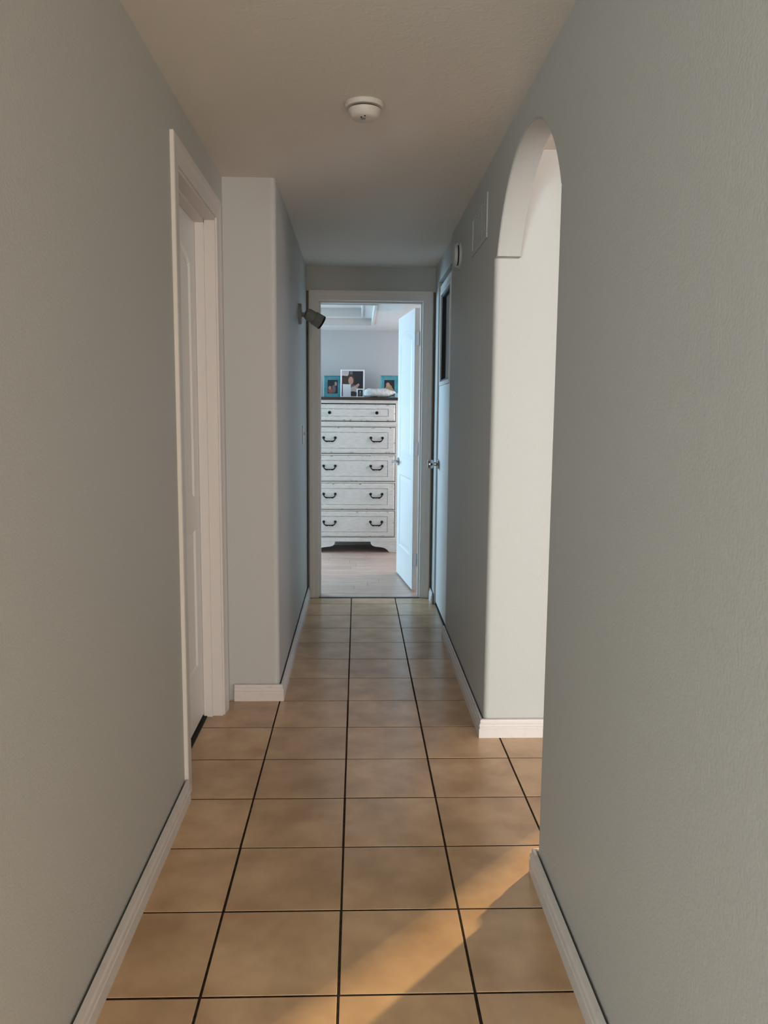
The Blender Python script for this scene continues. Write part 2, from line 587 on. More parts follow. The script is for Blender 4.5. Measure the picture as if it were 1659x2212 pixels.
def window(name, axis, at, a0, a1, z0, z1, label):
    root = empty(name, (at, (a0 + a1) / 2, z0) if axis == 'x' else ((a0 + a1) / 2, at, z0))
    w = (a1 - a0) / 2
    h = z1 - z0
    rot = (0, 0, math.pi / 2) if axis == 'x' else (0, 0, 0)
    root.rotation_euler = rot
    mb = MB()
    f = 0.014
    mb.box(-w, w, -0.04, 0.04, 0, f).box(-w, w, -0.04, 0.04, h - f, h)
    mb.box(-w, -w + f, -0.04, 0.04, f, h - f).box(w - f, w, -0.04, 0.04, f, h - f)
    mb.build('window_frame', M['trim'], root)
    return struct(root, label, 'window')


window('window_1', 'x', -3.45, 5.9, 7.1, 0.75, 1.95, 'bedroom window left of the doorway')
window('window_2', 'x', 4.05, -2.3, 0.1, 0.7, 2.0, 'side room window right of the arch')
window('window_3', 'y', -5.05, -2.7, -1.0, 0.7, 2.1, 'left window in the wall far behind the camera')
window('window_4', 'y', -5.05, 1.0, 2.7, 0.7, 2.1, 'right window in the wall far behind the camera')
w6 = window('window_6', 'x', 1.65, 6.35, 7.35, 0.85, 1.95, 'added bedroom window for the fill light, right of the chest of drawers')  # unseen window added to go with the bedroom fill light
MB().box(-0.49, 0.49, -0.03, -0.02, 0.01, 1.09).build('sun_block', M['trim'], w6)  # opaque sheet added to keep the low sun out of this window
window('window_5', 'y', 7.85, -3.2, -1.86, 0.75, 1.95, 'bedroom window left of the chest of drawers')

# ------------------------------------------------------------------ ceilings
struct(MB().box(-3.1, 4.1, -5.1, FAR + 0.06, CEIL, CEIL + 0.1).build('ceiling', M['ceil']), 'textured beige hallway ceiling with the smoke detector', 'ceiling')
BC = 2.066
mb = MB()


def ring(o, i, za, zb):
    (a, b, c, d), (e, f, p, q) = o, i            # x0,x1,y0,y1
    vs = [(a, c, za), (b, c, za), (b, d, za), (a, d, za), (e, p, zb), (f, p, zb), (f, q, zb), (e, q, zb)]
    mb.add(vs, [(0, 1, 5, 4), (1, 2, 6, 5), (2, 3, 7, 6), (3, 0, 4, 7)])


o1, i1 = (-3.4, 1.6, FAR + 0.12, 7.8), (-2.6, 0.122, 5.95, 7.30)
ring(o1, i1, BC, BC)
i1b = (i1[0] - 0.001, i1[1] + 0.001, i1[2] - 0.001, i1[3] + 0.001)
ring(i1, i1b, BC, BC + 0.056)
i2 = (-2.51, 0.030, 6.05, 7.15)
ring(i1b, i2, BC + 0.056, BC + 0.058)
ring(i2, i2, BC + 0.058, BC + 0.125)
e_, f_, p_, q_ = i2
mb.add([(e_, p_, BC + .125), (f_, p_, BC + .125), (f_, q_, BC + .125), (e_, q_, BC + .125)], [(0, 1, 2, 3)])
mb.box(-3.45, 1.65, FAR + 0.06, 7.85, BC + 0.2, BC + 0.26)
bc = struct(mb.build('ceiling_bedroom', M['bedceil']), 'bedroom ceiling with a stepped tray recess', 'ceiling')


def ring_trim(x0, x1, y0, y1, z, w, h, name):
    m = MB()
    m.box(x0 - w, x1 + w, y0 - w, y0, z - h, z)
    m.box(x0 - w, x1 + w, y1, y1 + w, z - h, z)
    m.box(x0 - w, x0, y0, y1, z - h, z)
    m.box(x1, x1 + w, y0, y1, z - h, z)
    return m.build(name, M['trim'], bc, bevel=0.003)


ring_trim(*i1, BC + 0.001, 0.022, 0.008, 'tray_moulding')
ring_trim(*i2, BC + 0.059, 0.018, 0.007, 'tray_moulding')

# ------------------------------------------------------------------ baseboards
PROF = [(0.0075, 0.0), (0.0205, 0.0), (0.0205, 0.036), (0.0180, 0.039), (0.0178, 0.044), (0.0198, 0.047), (0.0188, 0.055), (0.0150, 0.060), (0.0145, 0.063), (0.0160, 0.065), (0.0145, 0.073), (0.0075, 0.075)]
struct(sweep([(WL, 0.21), (WL, 2.530)], PROF, -1, 'baseboard_left', M['basetrim']), 'white baseboard along the left wall up to the door casing', 'baseboard')
struct(sweep([(-0.545, JUT), (WN, JUT), (WN, FAR - 0.002)], PROF, -1, 'baseboard_left_recess', M['basetrim']), 'white baseboard wrapping the rounded corner past the left door', 'baseboard')
struct(sweep([(WR, 0.31), (WR, ARCH0), (WR + 0.09, ARCH0)], PROF, 1, 'baseboard_right', M['basetrim']), 'chipped white baseboard along the near right wall', 'baseboard')
struct(sweep([(1.25, ARCH1), (WR, ARCH1), (WR, CORNER - 0.01)], PROF, 1, 'baseboard_right_far', M['basetrim']), 'white baseboard wrapping the wall end past the arch', 'baseboard')
struct(sweep([(WD, D1 + 0.004), (WD, FAR - 0.02)], PROF, 1, 'baseboard_right_end', M['basetrim']), 'short white baseboard between half-glazed door and bedroom doorway', 'baseboard')


# ------------------------------------------------------------------ door casings
def casing_profile(w):
    """(across, proud) from the inner edge outwards"""
    return [(0, 0), (0, 0.006), (0.006, 0.008), (w * 0.45, 0.009), (w * 0.6, 0.011), (w * 0.68, 0.0125), (w * 0.95, 0.0130), (w, 0.011), (w, 0)]


def casing(name, parent, mapf, a0, a1, z1, w, mat, zb=0.0):
    """three-sided casing: mapf(a, z, d) -> world; a0..a1 opening, d proud of the wall"""
    pr = casing_profile(w)
    k = len(pr)
    mb = MB()
    path = [((a0, zb), (-1, 0)), ((a0, z1), (-1, 1)), ((a1, z1), (1, 1)), ((a1, zb), (1, 0))]
    vs = []
    for (a, z), (na, nz) in path:
        for s, d in pr:
            vs.append(mapf(a + na * s, z + nz * s, d))
    fs = []
    for i in range(3):
        for j in range(k):
            j2 = (j + 1) % k
            fs.append((i * k + j, i * k + j2, (i + 1) * k + j2, (i + 1) * k + j))
    fs += [tuple(range(k)), tuple(reversed(range(3 * k, 4 * k)))]
    mb.add(vs, fs)
    return mb.build(name, mat, parent)


def jamb(name, parent, mapf, a0, a1, z1, d0, d1, th, mat):
    """liner of the opening; d from d0 to d1 (negative = into the wall)"""
    mb = MB()
    def bx(p0, p1, q0, q1):
        vs = [mapf(a, z, d) for d in (d0, d1) for a, z in ((p0, q0), (p1, q0), (p1, q1), (p0, q1))]
        mb.add(vs, [(0, 1, 2, 3), (7, 6, 5, 4), (0, 4, 5, 1), (1, 5, 6, 2), (2, 6, 7, 3), (3, 7, 4, 0)])
    bx(a0 - th, a0, 0, z1)
    bx(a1, a1 + th, 0, z1)
    bx(a0 - th, a1 + th, z1, z1 + th)
    return mb.build(name, mat, parent)


def panel_polys(w, h):
    """two moulded panels (arched upper one and a rectangular lower one), centred on x=0"""
    s = 0.105
    lo = [(-w / 2 + s, 0.235), (w / 2 - s, 0.235), (w / 2 - s, 0.80), (-w / 2 + s, 0.80)]
    t = h - 0.20
    hi = [(-w / 2 + s, 0.93), (w / 2 - s, 0.93), (w / 2 - s, t)]
    for i in range(1, 12):
        a = math.pi * i / 12
        hi.append(((w / 2 - s) * math.cos(a), t + 0.075 * math.sin(a)))
    hi.append((-w / 2 + s, t))
    return hi, lo


def inset_poly(poly, d):
    n = len(poly)
    out = []
    for i in range(n):
        p0, p1, p2 = Vector(poly[i - 1]), Vector(poly[i]), Vector(poly[(i + 1) % n])
        d1, d2 = (p1 - p0).normalized(), (p2 - p1).normalized()
        n1, n2 = Vector((-d1.y, d1.x)), Vector((-d2.y, d2.x))
        m = (n1 + n2) / (1 + n1.dot(n2))
        out.append(tuple(p1 + m * d))
    return out


def door_leaf(parent, w, h, t, mat):
    """moulded two-panel leaf: x across (centred), y thickness (0 = front face, +t = back), z up"""
    polys = panel_polys(w, h)
    bm = bmesh.new()
    def layer(yf, ysign):
        loops = [[(-w / 2, 0), (w / 2, 0), (w / 2, h), (-w / 2, h)]] + [list(p) for p in polys]
        edges = []
        for lp in loops:
            vs = [bm.verts.new((p[0], yf, p[1])) for p in lp]
            for i in range(len(vs)):
                edges.append(bm.edges.new((vs[i], vs[(i + 1) % len(vs)])))
        bmesh.ops.triangle_fill(bm, use_beauty=True, edges=edges)
        for lp in loops[1:]:
            prev = [bm.verts.new((p[0], yf, p[1])) for p in lp]
            for ins, dep in ((0.010, 0.007), (0.022, 0.007), (0.046, 0.002)):
                cur = [bm.verts.new((p[0], yf + ysign * dep, p[1])) for p in inset_poly(lp, ins)]
                for i in range(len(cur)):
                    j = (i + 1) % len(cur)
                    bm.faces.new((prev[i], prev[j], cur[j], cur[i]))
                prev = cur
            bm.faces.new(prev)
    layer(0, 1)
    layer(t, -1)
    for a, b in (((-w / 2, 0), (w / 2, 0)), ((w / 2, 0), (w / 2, h)), ((w / 2, h), (-w / 2, h)), ((-w / 2, h), (-w / 2, 0))):
        bm.faces.new([bm.verts.new(q) for q in ((a[0], 0, a[1]), (b[0], 0, b[1]), (b[0], t, b[1]), (a[0], t, a[1]))])
    bmesh.ops.remove_doubles(bm, verts=bm.verts, dist=1e-5)
    bmesh.ops.recalc_face_normals(bm, faces=bm.faces)
    me = bpy.data.meshes.new('door_leaf')
    bm.to_mesh(me)
    bm.free()
    me.materials.append(mat)
    o = bpy.data.objects.new('door_leaf', me)
    COL.objects.link(o)
    o.parent = parent
    return o


def lever(parent, x, z, sgn, into):
    """door lever: rosette on the face y=0 (into=-1 towards -y), handle pointing along sgn*x"""
    h = MB()
    h.lathe([(0.030, 0), (0.032, 0.003), (0.030, 0.008), (0.013, 0.011), (0.010, 0.018), (0.010, 0.045), (0.012, 0.05), (0.009, 0.055)], (x, 0, z), (0, into, 0), 20)
    h.tube([(x, into * 0.045, z), (x + sgn * 0.03, into * 0.048, z + 0.003), (x + sgn * 0.07, into * 0.046, z + 0.004), (x + sgn * 0.105, into * 0.040, z - 0.002)], [0.010, 0.0095, 0.008, 0.007], 10)
    return h.build('handle', M['chrome'], parent, smooth=True)


# --- door_1: closed white door in the left wall
d1 = struct(empty('door_1', (WL, (L0 + L1) / 2, 0)), 'closed white panelled door in the left wall', 'door')
mc = (L0 + L1) / 2
mapL = lambda a, z, d: (d, a - mc, z)                      # local to d1: proud = +x
casing('casing', d1, mapL, L0, L1, LH, 0.078, M['trim'])
jamb('jamb', d1, mapL, L0 + 0.012, L1 - 0.012, LH - 0.012, -0.12, 0.0, 0.012, M['trim'])
st = MB()
for (y0, y1, z0, z1) in ((L0 + 0.012, L0 + 0.024, 0, LH - 0.012), (L1 - 0.024, L1 - 0.012, 0, LH - 0.012), (L0 + 0.012, L1 - 0.012, LH - 0.024, LH - 0.012)):
    st.box(-0.077, -0.042, y0 - mc, y1 - mc, z0, z1)
st.build('door_stop', M['trim'], d1)
leaf = door_leaf(d1, L1 - L0 - 0.030, LH - 0.032, 0.035, M['door'])
leaf.rotation_euler = (0, 0, math.pi / 2)
leaf.location = (-0.078, 0, 0.016)
MB().lathe([(0.032, 0), (0.032, 0.006), (0.012, 0.010), (0.011, 0.030), (0.024, 0.036), (0.027, 0.048), (0.022, 0.058), (0.0, 0.060)], (-(L1 - L0 - 0.030) / 2 + 0.058, 0, 0.92), (0, -1, 0), 22).build('door_knob', M['chrome'], leaf, smooth=True)
struct(MB().box(-0.70, WL - 0.064, L0 + 0.013, L1 - 0.013, 0.0, 0.004).build('trim_left_gap_shade', M['dark']), 'dark strip painted as shade in the gap under the closed left door', 'threshold')  # dark strip painted in for the shade below the door leaf

# --- door_2: bedroom doorway with the open door
d2 = struct(empty('door_2', ((B0 + B1) / 2, FAR, 0)), 'white bedroom door standing open at the end of the hall', 'door')
bcx = (B0 + B1) / 2
mapB = lambda a, z, d: (a - bcx, -d, z)
casing('casing', d2, mapB, B0, B1, BH, 0.066, M['trim'])
jamb('jamb', d2, mapB, B0, B1, BH, -0.125, 0.0, 0.012, M['trim'])
st = MB()
st.box(B0 - bcx, B0 + 0.011 - bcx, 0.045, 0.08, 0, BH - 0.011).box(B1 - 0.011 - bcx, B1 - bcx, 0.045, 0.08, 0, BH - 0.011).box(B0 - bcx, B1 - bcx, 0.045, 0.08, BH - 0.011, BH)
st.build('door_stop', M['trim'], d2, bevel=0.002)
MB().box(B1 - 0.0025 - bcx, B1 - bcx, 0.082, 0.122, 0.02, 1.76).build('hinge_rabbet', M['rawwood'], d2)
lw, lh = 0.688, 2.0
leaf2 = door_leaf(d2, lw, lh, 0.035, M['door'])
# local front face (y=0) must look towards -x (the room's left); hinge edge at local x = -lw/2
hx, hy = 0.398 - bcx, 5.672 - FAR
th = math.radians(90 + 6.6)
leaf2.rotation_euler = (0, 0, th)
dirv = Vector((math.cos(th), math.sin(th)))
leaf2.location = (hx + dirv.x * lw / 2 + 0.035 * math.sin(th), hy + dirv.y * lw / 2 - 0.035 * math.cos(th), 0.012)
# the rotated leaf's +y points to -x: shift so its front (y = t) lies on the line through the hinge
lv = lever(leaf2, lw / 2 - 0.065, 0.895, -1, -1)
lv.location = (0, 0, 0)
lv2 = lever(leaf2, lw / 2 - 0.065, 0.895, -1, 1)
lv2.location = (0, 0.035, 0)
for hz in (0.22, 1.02, 1.79):
    hb = MB()
    hb.box(-lw / 2 - 0.0025, -lw / 2, 0.004, 0.031, hz - 0.045, hz + 0.045)
    hb.lathe([(0.006, 0), (0.006, 0.094), (0.004, 0.098)], (-lw / 2 - 0.006, -0.004, hz - 0.047), (0, 0, 1), 12)
    hb.box(-lw / 2 - 0.032, -lw / 2 - 0.006, -0.006, -0.004, hz - 0.045, hz + 0.045)
    hb.build('hinge', M['chrome'], leaf2, smooth=True)

# --- door_3: half-glazed closet door in the right wall
XD = 0.533
d3 = struct(empty('door_3', (XD, (D0 + D1) / 2, 0)), 'white door with dark glass upper half in the right wall', 'door')
lb = MB()
ly0, ly1, lz0, lz1 = D0 - (D0 + D1) / 2 + 0.002, D1 - (D0 + D1) / 2 - 0.010, 0.022, 2.095
gy0, gy1, gz0, gz1 = ly0 + 0.12, ly1 - 0.105, 1.485, 2.025
lb.box(0, 0.036, ly0, ly1, lz0, gz0).box(0, 0.036, ly0, ly1, gz1, lz1)
lb.box(0, 0.036, ly0, gy0, gz0, gz1).box(0, 0.036, gy1, ly1, gz0, gz1)
leaf3 = lb.build('door_leaf', M['door'], d3)
wf = MB()
fr = 0.026
wf.box(-0.010, 0.002, gy0 - fr, gy1 + fr, gz0 - fr, gz0).box(-0.010, 0.002, gy0 - fr, gy1 + fr, gz1, gz1 + fr)
wf.box(-0.010, 0.002, gy0 - fr, gy0, gz0, gz1).box(-0.010, 0.002, gy1, gy1 + fr, gz0, gz1)
wfo = wf.build('window_frame', M['trim'], d3, bevel=0.003)
gk = MB()
e = 0.012
gk.box(0.001, 0.012, gy0, gy1, gz0, gz0 + e).box(0.001, 0.012, gy0, gy1, gz1 - e, gz1).box(0.001, 0.012, gy0, gy0 + e, gz0, gz1).box(0.001, 0.012, gy1 - e, gy1, gz0, gz1)
gk.build('gasket', M['gasket'], wfo)
MB().box(0.014, 0.020, gy0, gy1, gz0, gz1).build('pane', M['glass'], wfo)
kn = MB()
ky = ly1 - 0.062
kn.lathe([(0.032, 0), (0.033, 0.004), (0.030, 0.009), (0.014, 0.013), (0.011, 0.02), (0.011, 0.034)], (0, ky, 0.955), (-1, 0, 0), 24)
kn.lathe([(0.014, 0.034), (0.027, 0.038), (0.030, 0.05), (0.030, 0.068), (0.027, 0.073), (0.010, 0.074), (0.0, 0.0735)], (0, ky, 0.955), (-1, 0, 0), 24)
kno = kn.build('door_knob', M['chrome'], d3, smooth=True)
MB().lathe([(0.008, 0.0), (0.008, 0.002)], (-0.05, ky - 0.0305, 0.955), (0, -1, 0), 14).build('keyhole', M['lens'], kno)
MB().box(-0.004, 0.05, ly0, ly1 + 0.008, 0.0, 0.006).build('gap_shade', M['dark'], d3)  # dark slab imitating the shade in the gap under this door

# ------------------------------------------------------------------ fixtures on walls and ceiling
# smoke detector
sd = tag(empty('smoke_detector', (0.018, 2.655, CEIL)), 'round white smoke detector on the hallway ceiling', 'smoke detector')
MB().lathe([(0.061, 0), (0.0625, -0.004), (0.0615, -0.010), (0.058, -0.014), (0.044, -0.015)], (0, 0, 0), (0, 0, 1), 40).build('base', M['plastic'], sd, smooth=True)
MB().lathe([(0.0455, -0.013), (0.0455, -0.021)], (0, 0, 0), (0, 0, 1), 40).build('vent_gap', M['dark'], sd, smooth=True)
cv = MB().lathe([(0.052, -0.0195), (0.0515, -0.024), (0.046, -0.037), (0.041, -0.043), (0.036, -0.046), (0.0, -0.047)], (0, 0, 0), (0, 0, 1), 40).build('cover', M['plastic'], sd, smooth=True)
MB().lathe([(0.008, -0.0462), (0.008, -0.049), (0.0, -0.0495)], (-0.004, -0.012, 0), (0, 0, 1), 16).build('test_button', M['shadedgrey'], cv, smooth=True)
MB().lathe([(0.0028, -0.0455), (0.0028, -0.0478), (0.0, -0.048)], (0.001, -0.032, 0), (0, 0, 1), 10).build('indicator', M['dark'], cv, smooth=True)
MB().lathe([(0.0028, -0.0455), (0.0028, -0.0478), (0.0, -0.048)], (-0.010, -0.022, 0), (0, 0, 1), 10).build('indicator', M['dark'], cv, smooth=True)

# swivel spotlight on the narrow left wall
sp = tag(empty('wall_spotlight', (WN, 4.77, 1.853)), 'small white swivel spotlight, shade painted in as grey, on the left wall beside the bedroom doorway', 'spotlight')
MB().lathe([(0.060, 0.0), (0.060, 0.012), (0.056, 0.018), (0.030, 0.020), (0.016, 0.021)], (0, 0, 0), (1, 0, 0), 32).build('base', M['shadedgrey'], sp, smooth=True)
MB().tube([(0.018, 0, -0.004), (0.045, 0.0, -0.004), (0.058, 0, -0.006)], [0.013, 0.014, 0.016], 14).build('arm', M['shadedgrey'], sp, smooth=True)
ax = Vector((0.80, 0.30, -0.46)).normalized()
hd = MB().lathe([(0.014, -0.026), (0.028, -0.020), (0.034, -0.006), (0.035, 0.03), (0.040, 0.036), (0.0405, 0.078), (0.039, 0.080)], (0.060, 0.0, -0.004), ax, 28).build('head', M['shadedgrey'], sp, smooth=True)
MB().lathe([(0.040, 0.0795), (0.0415, 0.081), (0.0415, 0.090), (0.036, 0.091), (0.034, 0.085), (0.0, 0.085)], (0.060, 0, -0.004), ax, 28).build('front_ring', M['lens'], hd, smooth=True)

# light switch
sw = tag(empty('light_switch', (WN, 5.073, 1.145)), 'narrow light switch plate on the left wall near the bedroom doorway', 'light switch')
MB().box(0, 0.006, -0.036, 0.036, -0.058, 0.058).build('plate', M['plastic'], sw, bevel=0.002)
MB().box(0.005, 0.016, -0.005, 0.005, -0.004, 0.014).build('toggle', M['plastic'], sw, bevel=0.001)

# air grille on the right wall
vg = tag(empty('air_grille', (WR, 3.45, 2.063)), 'painted rectangular air grille high on the right wall past the arch', 'vent')
mb = MB()
a, b, t = 0.205, 0.087, 0.022
fd = 0.0055
mb.box(-fd, 0, -a, a, -b, -b + t).box(-fd, 0, -a, a, b - t, b).box(-fd, 0, -a, -a + t, -b + t, b - t).box(-fd, 0, a - t, a, -b + t, b - t)
mb.build('frame', M['wall'], vg, bevel=0.002)
MB().box(-0.0012, -0.0002, -a + t, a - t, -b + t, b - t).build('backing', M['wall'], vg)
slat = None
for i in range(9):
    yy = -a + t + 0.012 + i * (2 * (a - t) - 0.024) / 8
    o = MB().prism([(-0.0048, -0.0205), (-0.0036, -0.0205), (-0.0016, 0.0205), (-0.0028, 0.0205)], -b + t, b - t, 'z').build('slat', M['wall'], vg) if slat is None else slat.copy()
    if slat is None:
        slat = o
    else:
        COL.objects.link(o)
    o.location = (0, yy, 0)

# round alarm on the right wall
al = tag(empty('wall_alarm', (WR, 4.10, 2.067)), 'round white alarm with dark slots high on the right wall', 'alarm')
MB().lathe([(0.064, 0), (0.065, 0.006), (0.062, 0.011), (0.056, 0.012)], (0, 0, 0), (-1, 0, 0), 36).build('base', M['wall'], al, smooth=True)
MB().lathe([(0.050, 0.011), (0.050, 0.019)], (0, 0, 0), (-1, 0, 0), 36).build('vent_gap', M['dark'], al, smooth=True)
MB().lathe([(0.057, 0.019), (0.0565, 0.024), (0.050, 0.034), (0.030, 0.038), (0.0, 0.039)], (0, 0, 0), (-1, 0, 0), 36).build('cover', M['wall'], al, smooth=True)
for q in (-1, 1):
    MB().box(-0.0195, -0.010, -0.006, 0.006, q * 0.053 - 0.005, q * 0.053 + 0.005).build('spacer', M['plastic'], al)

# ------------------------------------------------------------------ chest of drawers
DX, DY, DW, DD, DZ = -0.039, 7.315, 0.818, 0.43, 1.425
dr = tag(empty('chest_of_drawers', (DX, DY, 0)), 'tall antique white chest of five drawers with dark top and black pulls', 'chest of drawers')
hw_ = DW / 2
mb = MB()
mb.box(-hw_, -hw_ + 0.022, 0, DD, 0.098, 1.396)
mb.box(hw_ - 0.022, hw_, 0, DD, 0.098, 1.396)
mb.box(-hw_, hw_, DD - 0.012, DD, 0.098, 1.396)
mb.box(-hw_ + 0.022, hw_ - 0.022, 0.02, DD - 0.012, 0.098, 0.125)
mb.box(-hw_ + 0.022, hw_ - 0.022, 0.0, 0.06, 1.372, 1.396)
for z0, z1 in ((0.384, 0.395), (0.643, 0.655), (0.899, 0.911), (1.158, 1.204), (0.098, 0.139)):
    mb.box(-hw_ + 0.022, hw_ - 0.022, 0.0, 0.05, z0, z1)
mb.build('carcass', M['dresser'], dr, bevel=0.0015)
mb = MB()
mb.box(-hw_ - 0.008, hw_ + 0.008, -0.010, 0.02, 1.384, 1.400).box(-hw_ - 0.004, hw_ + 0.004, -0.006, 0.02, 1.370, 1.384)
mb.box(-hw_ - 0.006, hw_ + 0.006, -0.008, 0.015, 1.166, 1.196)
mb.build('moulding', M['dresser'], dr, bevel=0.004)
MB().box(-hw_ - 0.016, hw_ + 0.016, -0.020, DD + 0.004, 1.400, 1.425).build('top', M['espresso'], dr, bevel=0.004)
MB().box(-hw_ + 0.02, hw_ - 0.02, 0.06, 0.07, 0.125, 1.39).build('inner_shadow_board', M['underlay'], dr)
# base rail with scalloped bracket feet
ap = [(0.165, 0.100), (0.166, 0.086), (0.172, 0.072), (0.186, 0.060), (0.210, 0.053), (0.245, 0.050), (0.275, 0.046), (0.302, 0.037), (0.322, 0.022), (0.336, 0.006), (0.343, 0.0), (hw_ + 0.004, 0.0), (hw_ + 0.004, 0.100)]
for s in (-1, 1):
    mb = MB()
    pts = [(s * p[0], p[1]) for p in ap]
    # fan of quads down from the top edge keeps the scallop crisp
    for p, q in zip(pts[:-2], pts[1:-1]):
        mb.add([(p[0], -0.008, p[1]), (q[0], -0.008, q[1]), (q[0], -0.008, 0.1), (p[0], -0.008, 0.1), (p[0], 0.016, p[1]), (q[0], 0.016, q[1]), (q[0], 0.016, 0.1), (p[0], 0.016, 0.1)],
               [(0, 1, 2, 3), (7, 6, 5, 4), (0, 4, 5, 1), (3, 2, 6, 7)])
    mb.add([(s * (hw_ + 0.004), -0.008, 0), (s * (hw_ + 0.004), DD, 0), (s * (hw_ + 0.004), DD, 0.1), (s * (hw_ + 0.004), -0.008, 0.1), (s * (hw_ - 0.02), -0.008, 0), (s * (hw_ - 0.02), DD, 0), (s * (hw_ - 0.02), DD, 0.1), (s * (hw_ - 0.02), -0.008, 0.1)],
           [(0, 1, 2, 3), (7, 6, 5, 4), (0, 4, 5, 1), (1, 5, 6, 2), (3, 2, 6, 7)])
    mb.build('bracket_foot', M['dresser'], dr)
MB().box(-hw_ - 0.004, hw_ + 0.004, -0.008, 0.02, 0.100, 0.128).build('base_rail', M['dresser'], dr, bevel=0.002)


def bail_pull(parent, x, z, y):
    h = MB()
    for s in (-1, 1):
        h.lathe([(0.0115, 0), (0.0125, 0.004), (0.0125, 0.010), (0.009, 0.016), (0.0, 0.018)], (x + s * 0.053, y, z), (0, -1, 0), 14)
    path, rad = [], []
    keys = [(-0.053, 0.0), (-0.0525, -0.010), (-0.049, -0.019), (-0.042, -0.027), (-0.032, -0.0325), (-0.020, -0.0335), (-0.010, -0.0315), (-0.004, -0.0325)]
    keys = keys + [(0.0, -0.033)] + [(-p, q) for p, q in reversed(keys)]
    for p, q in keys:
        au = abs(p)
        path.append((x + p, y - 0.017, z + q))
        rad.append(0.0090 if au < 0.002 else 0.0045 if au < 0.006 else 0.0066 if 0.012 < au < 0.036 else 0.0048)
    h.tube(path, rad, 8)
    return h.build('pull', M['iron'], parent, smooth=True)


def knob(parent, x, z, y):
    return MB().lathe([(0.009, 0), (0.007, 0.006), (0.007, 0.012), (0.0135, 0.017), (0.0150, 0.023), (0.012, 0.029), (0.0, 0.031)], (x, y, z), (0, -1, 0), 18).build('knob', M['iron'], parent, smooth=True)


drawers = [(1.211, 1.361, True), (0.917, 1.153, False), (0.660, 0.896, False), (0.400, 0.640, False), (0.145, 0.381, False)]
for z0, z1, kb in drawers:
    w = hw_ - 0.027
    # front: raised slab, worn chamfer round the edge
    ins = 0.012
    yf = -0.010
    o = MB()
    A_ = [(-w, z0), (w, z0), (w, z1), (-w, z1)]
    B_ = [(-w + ins, z0 + ins), (w - ins, z0 + ins), (w - ins, z1 - ins), (-w + ins, z1 - ins)]
    o.add([(p[0], -0.003, p[1]) for p in A_] + [(p[0], 0.05, p[1]) for p in A_], [(0, 1, 5, 4), (1, 2, 6, 5), (2, 3, 7, 6), (3, 0, 4, 7), (4, 5, 6, 7)], 1)
    o.add([(p[0], -0.003, p[1]) for p in A_] + [(p[0], yf, p[1]) for p in B_], [(0, 1, 5, 4), (1, 2, 6, 5), (2, 3, 7, 6), (3, 0, 4, 7)], 1)
    # field with a fine glazed groove
    gi = 0.044 if not kb else 0.040
    gx = 0.062
    C_ = [(-w + gx, z0 + gi), (w - gx, z0 + gi), (w - gx, z1 - gi), (-w + gx, z1 - gi)]
    gw = 0.0035
    E_ = [(-w + gx + gw, z0 + gi + gw), (w - gx - gw, z0 + gi + gw), (w - gx - gw, z1 - gi - gw), (-w + gx + gw, z1 - gi - gw)]
    o.add([(p[0], yf, p[1]) for p in B_] + [(p[0], yf, p[1]) for p in C_], [(0, 1, 5, 4), (1, 2, 6, 5), (2, 3, 7, 6), (3, 0, 4, 7)], 0)
    o.add([(p[0], yf, p[1]) for p in C_] + [(p[0], yf + 0.003, p[1]) for p in E_], [(0, 1, 5, 4), (1, 2, 6, 5), (2, 3, 7, 6), (3, 0, 4, 7)], 2)
    o.add([(p[0], yf + 0.003, p[1]) for p in E_], [(0, 1, 2, 3)], 0)
    d = o.build('drawer', [M['dresser'], M['worn'], M['glaze']], dr)
    zc = (z0 + z1) / 2
    for s in (-1, 1):
        if kb:
            knob(d, s * 0.214, zc - 0.001, yf + 0.003)
        else:
            bail_pull(d, s * 0.215, zc + 0.023, yf + 0.003)

# ------------------------------------------------------------------ things on the chest
TOP = 1.4252


def ellipse(cx, cz, rx, rz, n=18):
    return [(cx + rx * math.cos(2 * math.pi * i / n), cz + rz * math.sin(2 * math.pi * i / n)) for i in range(n)]


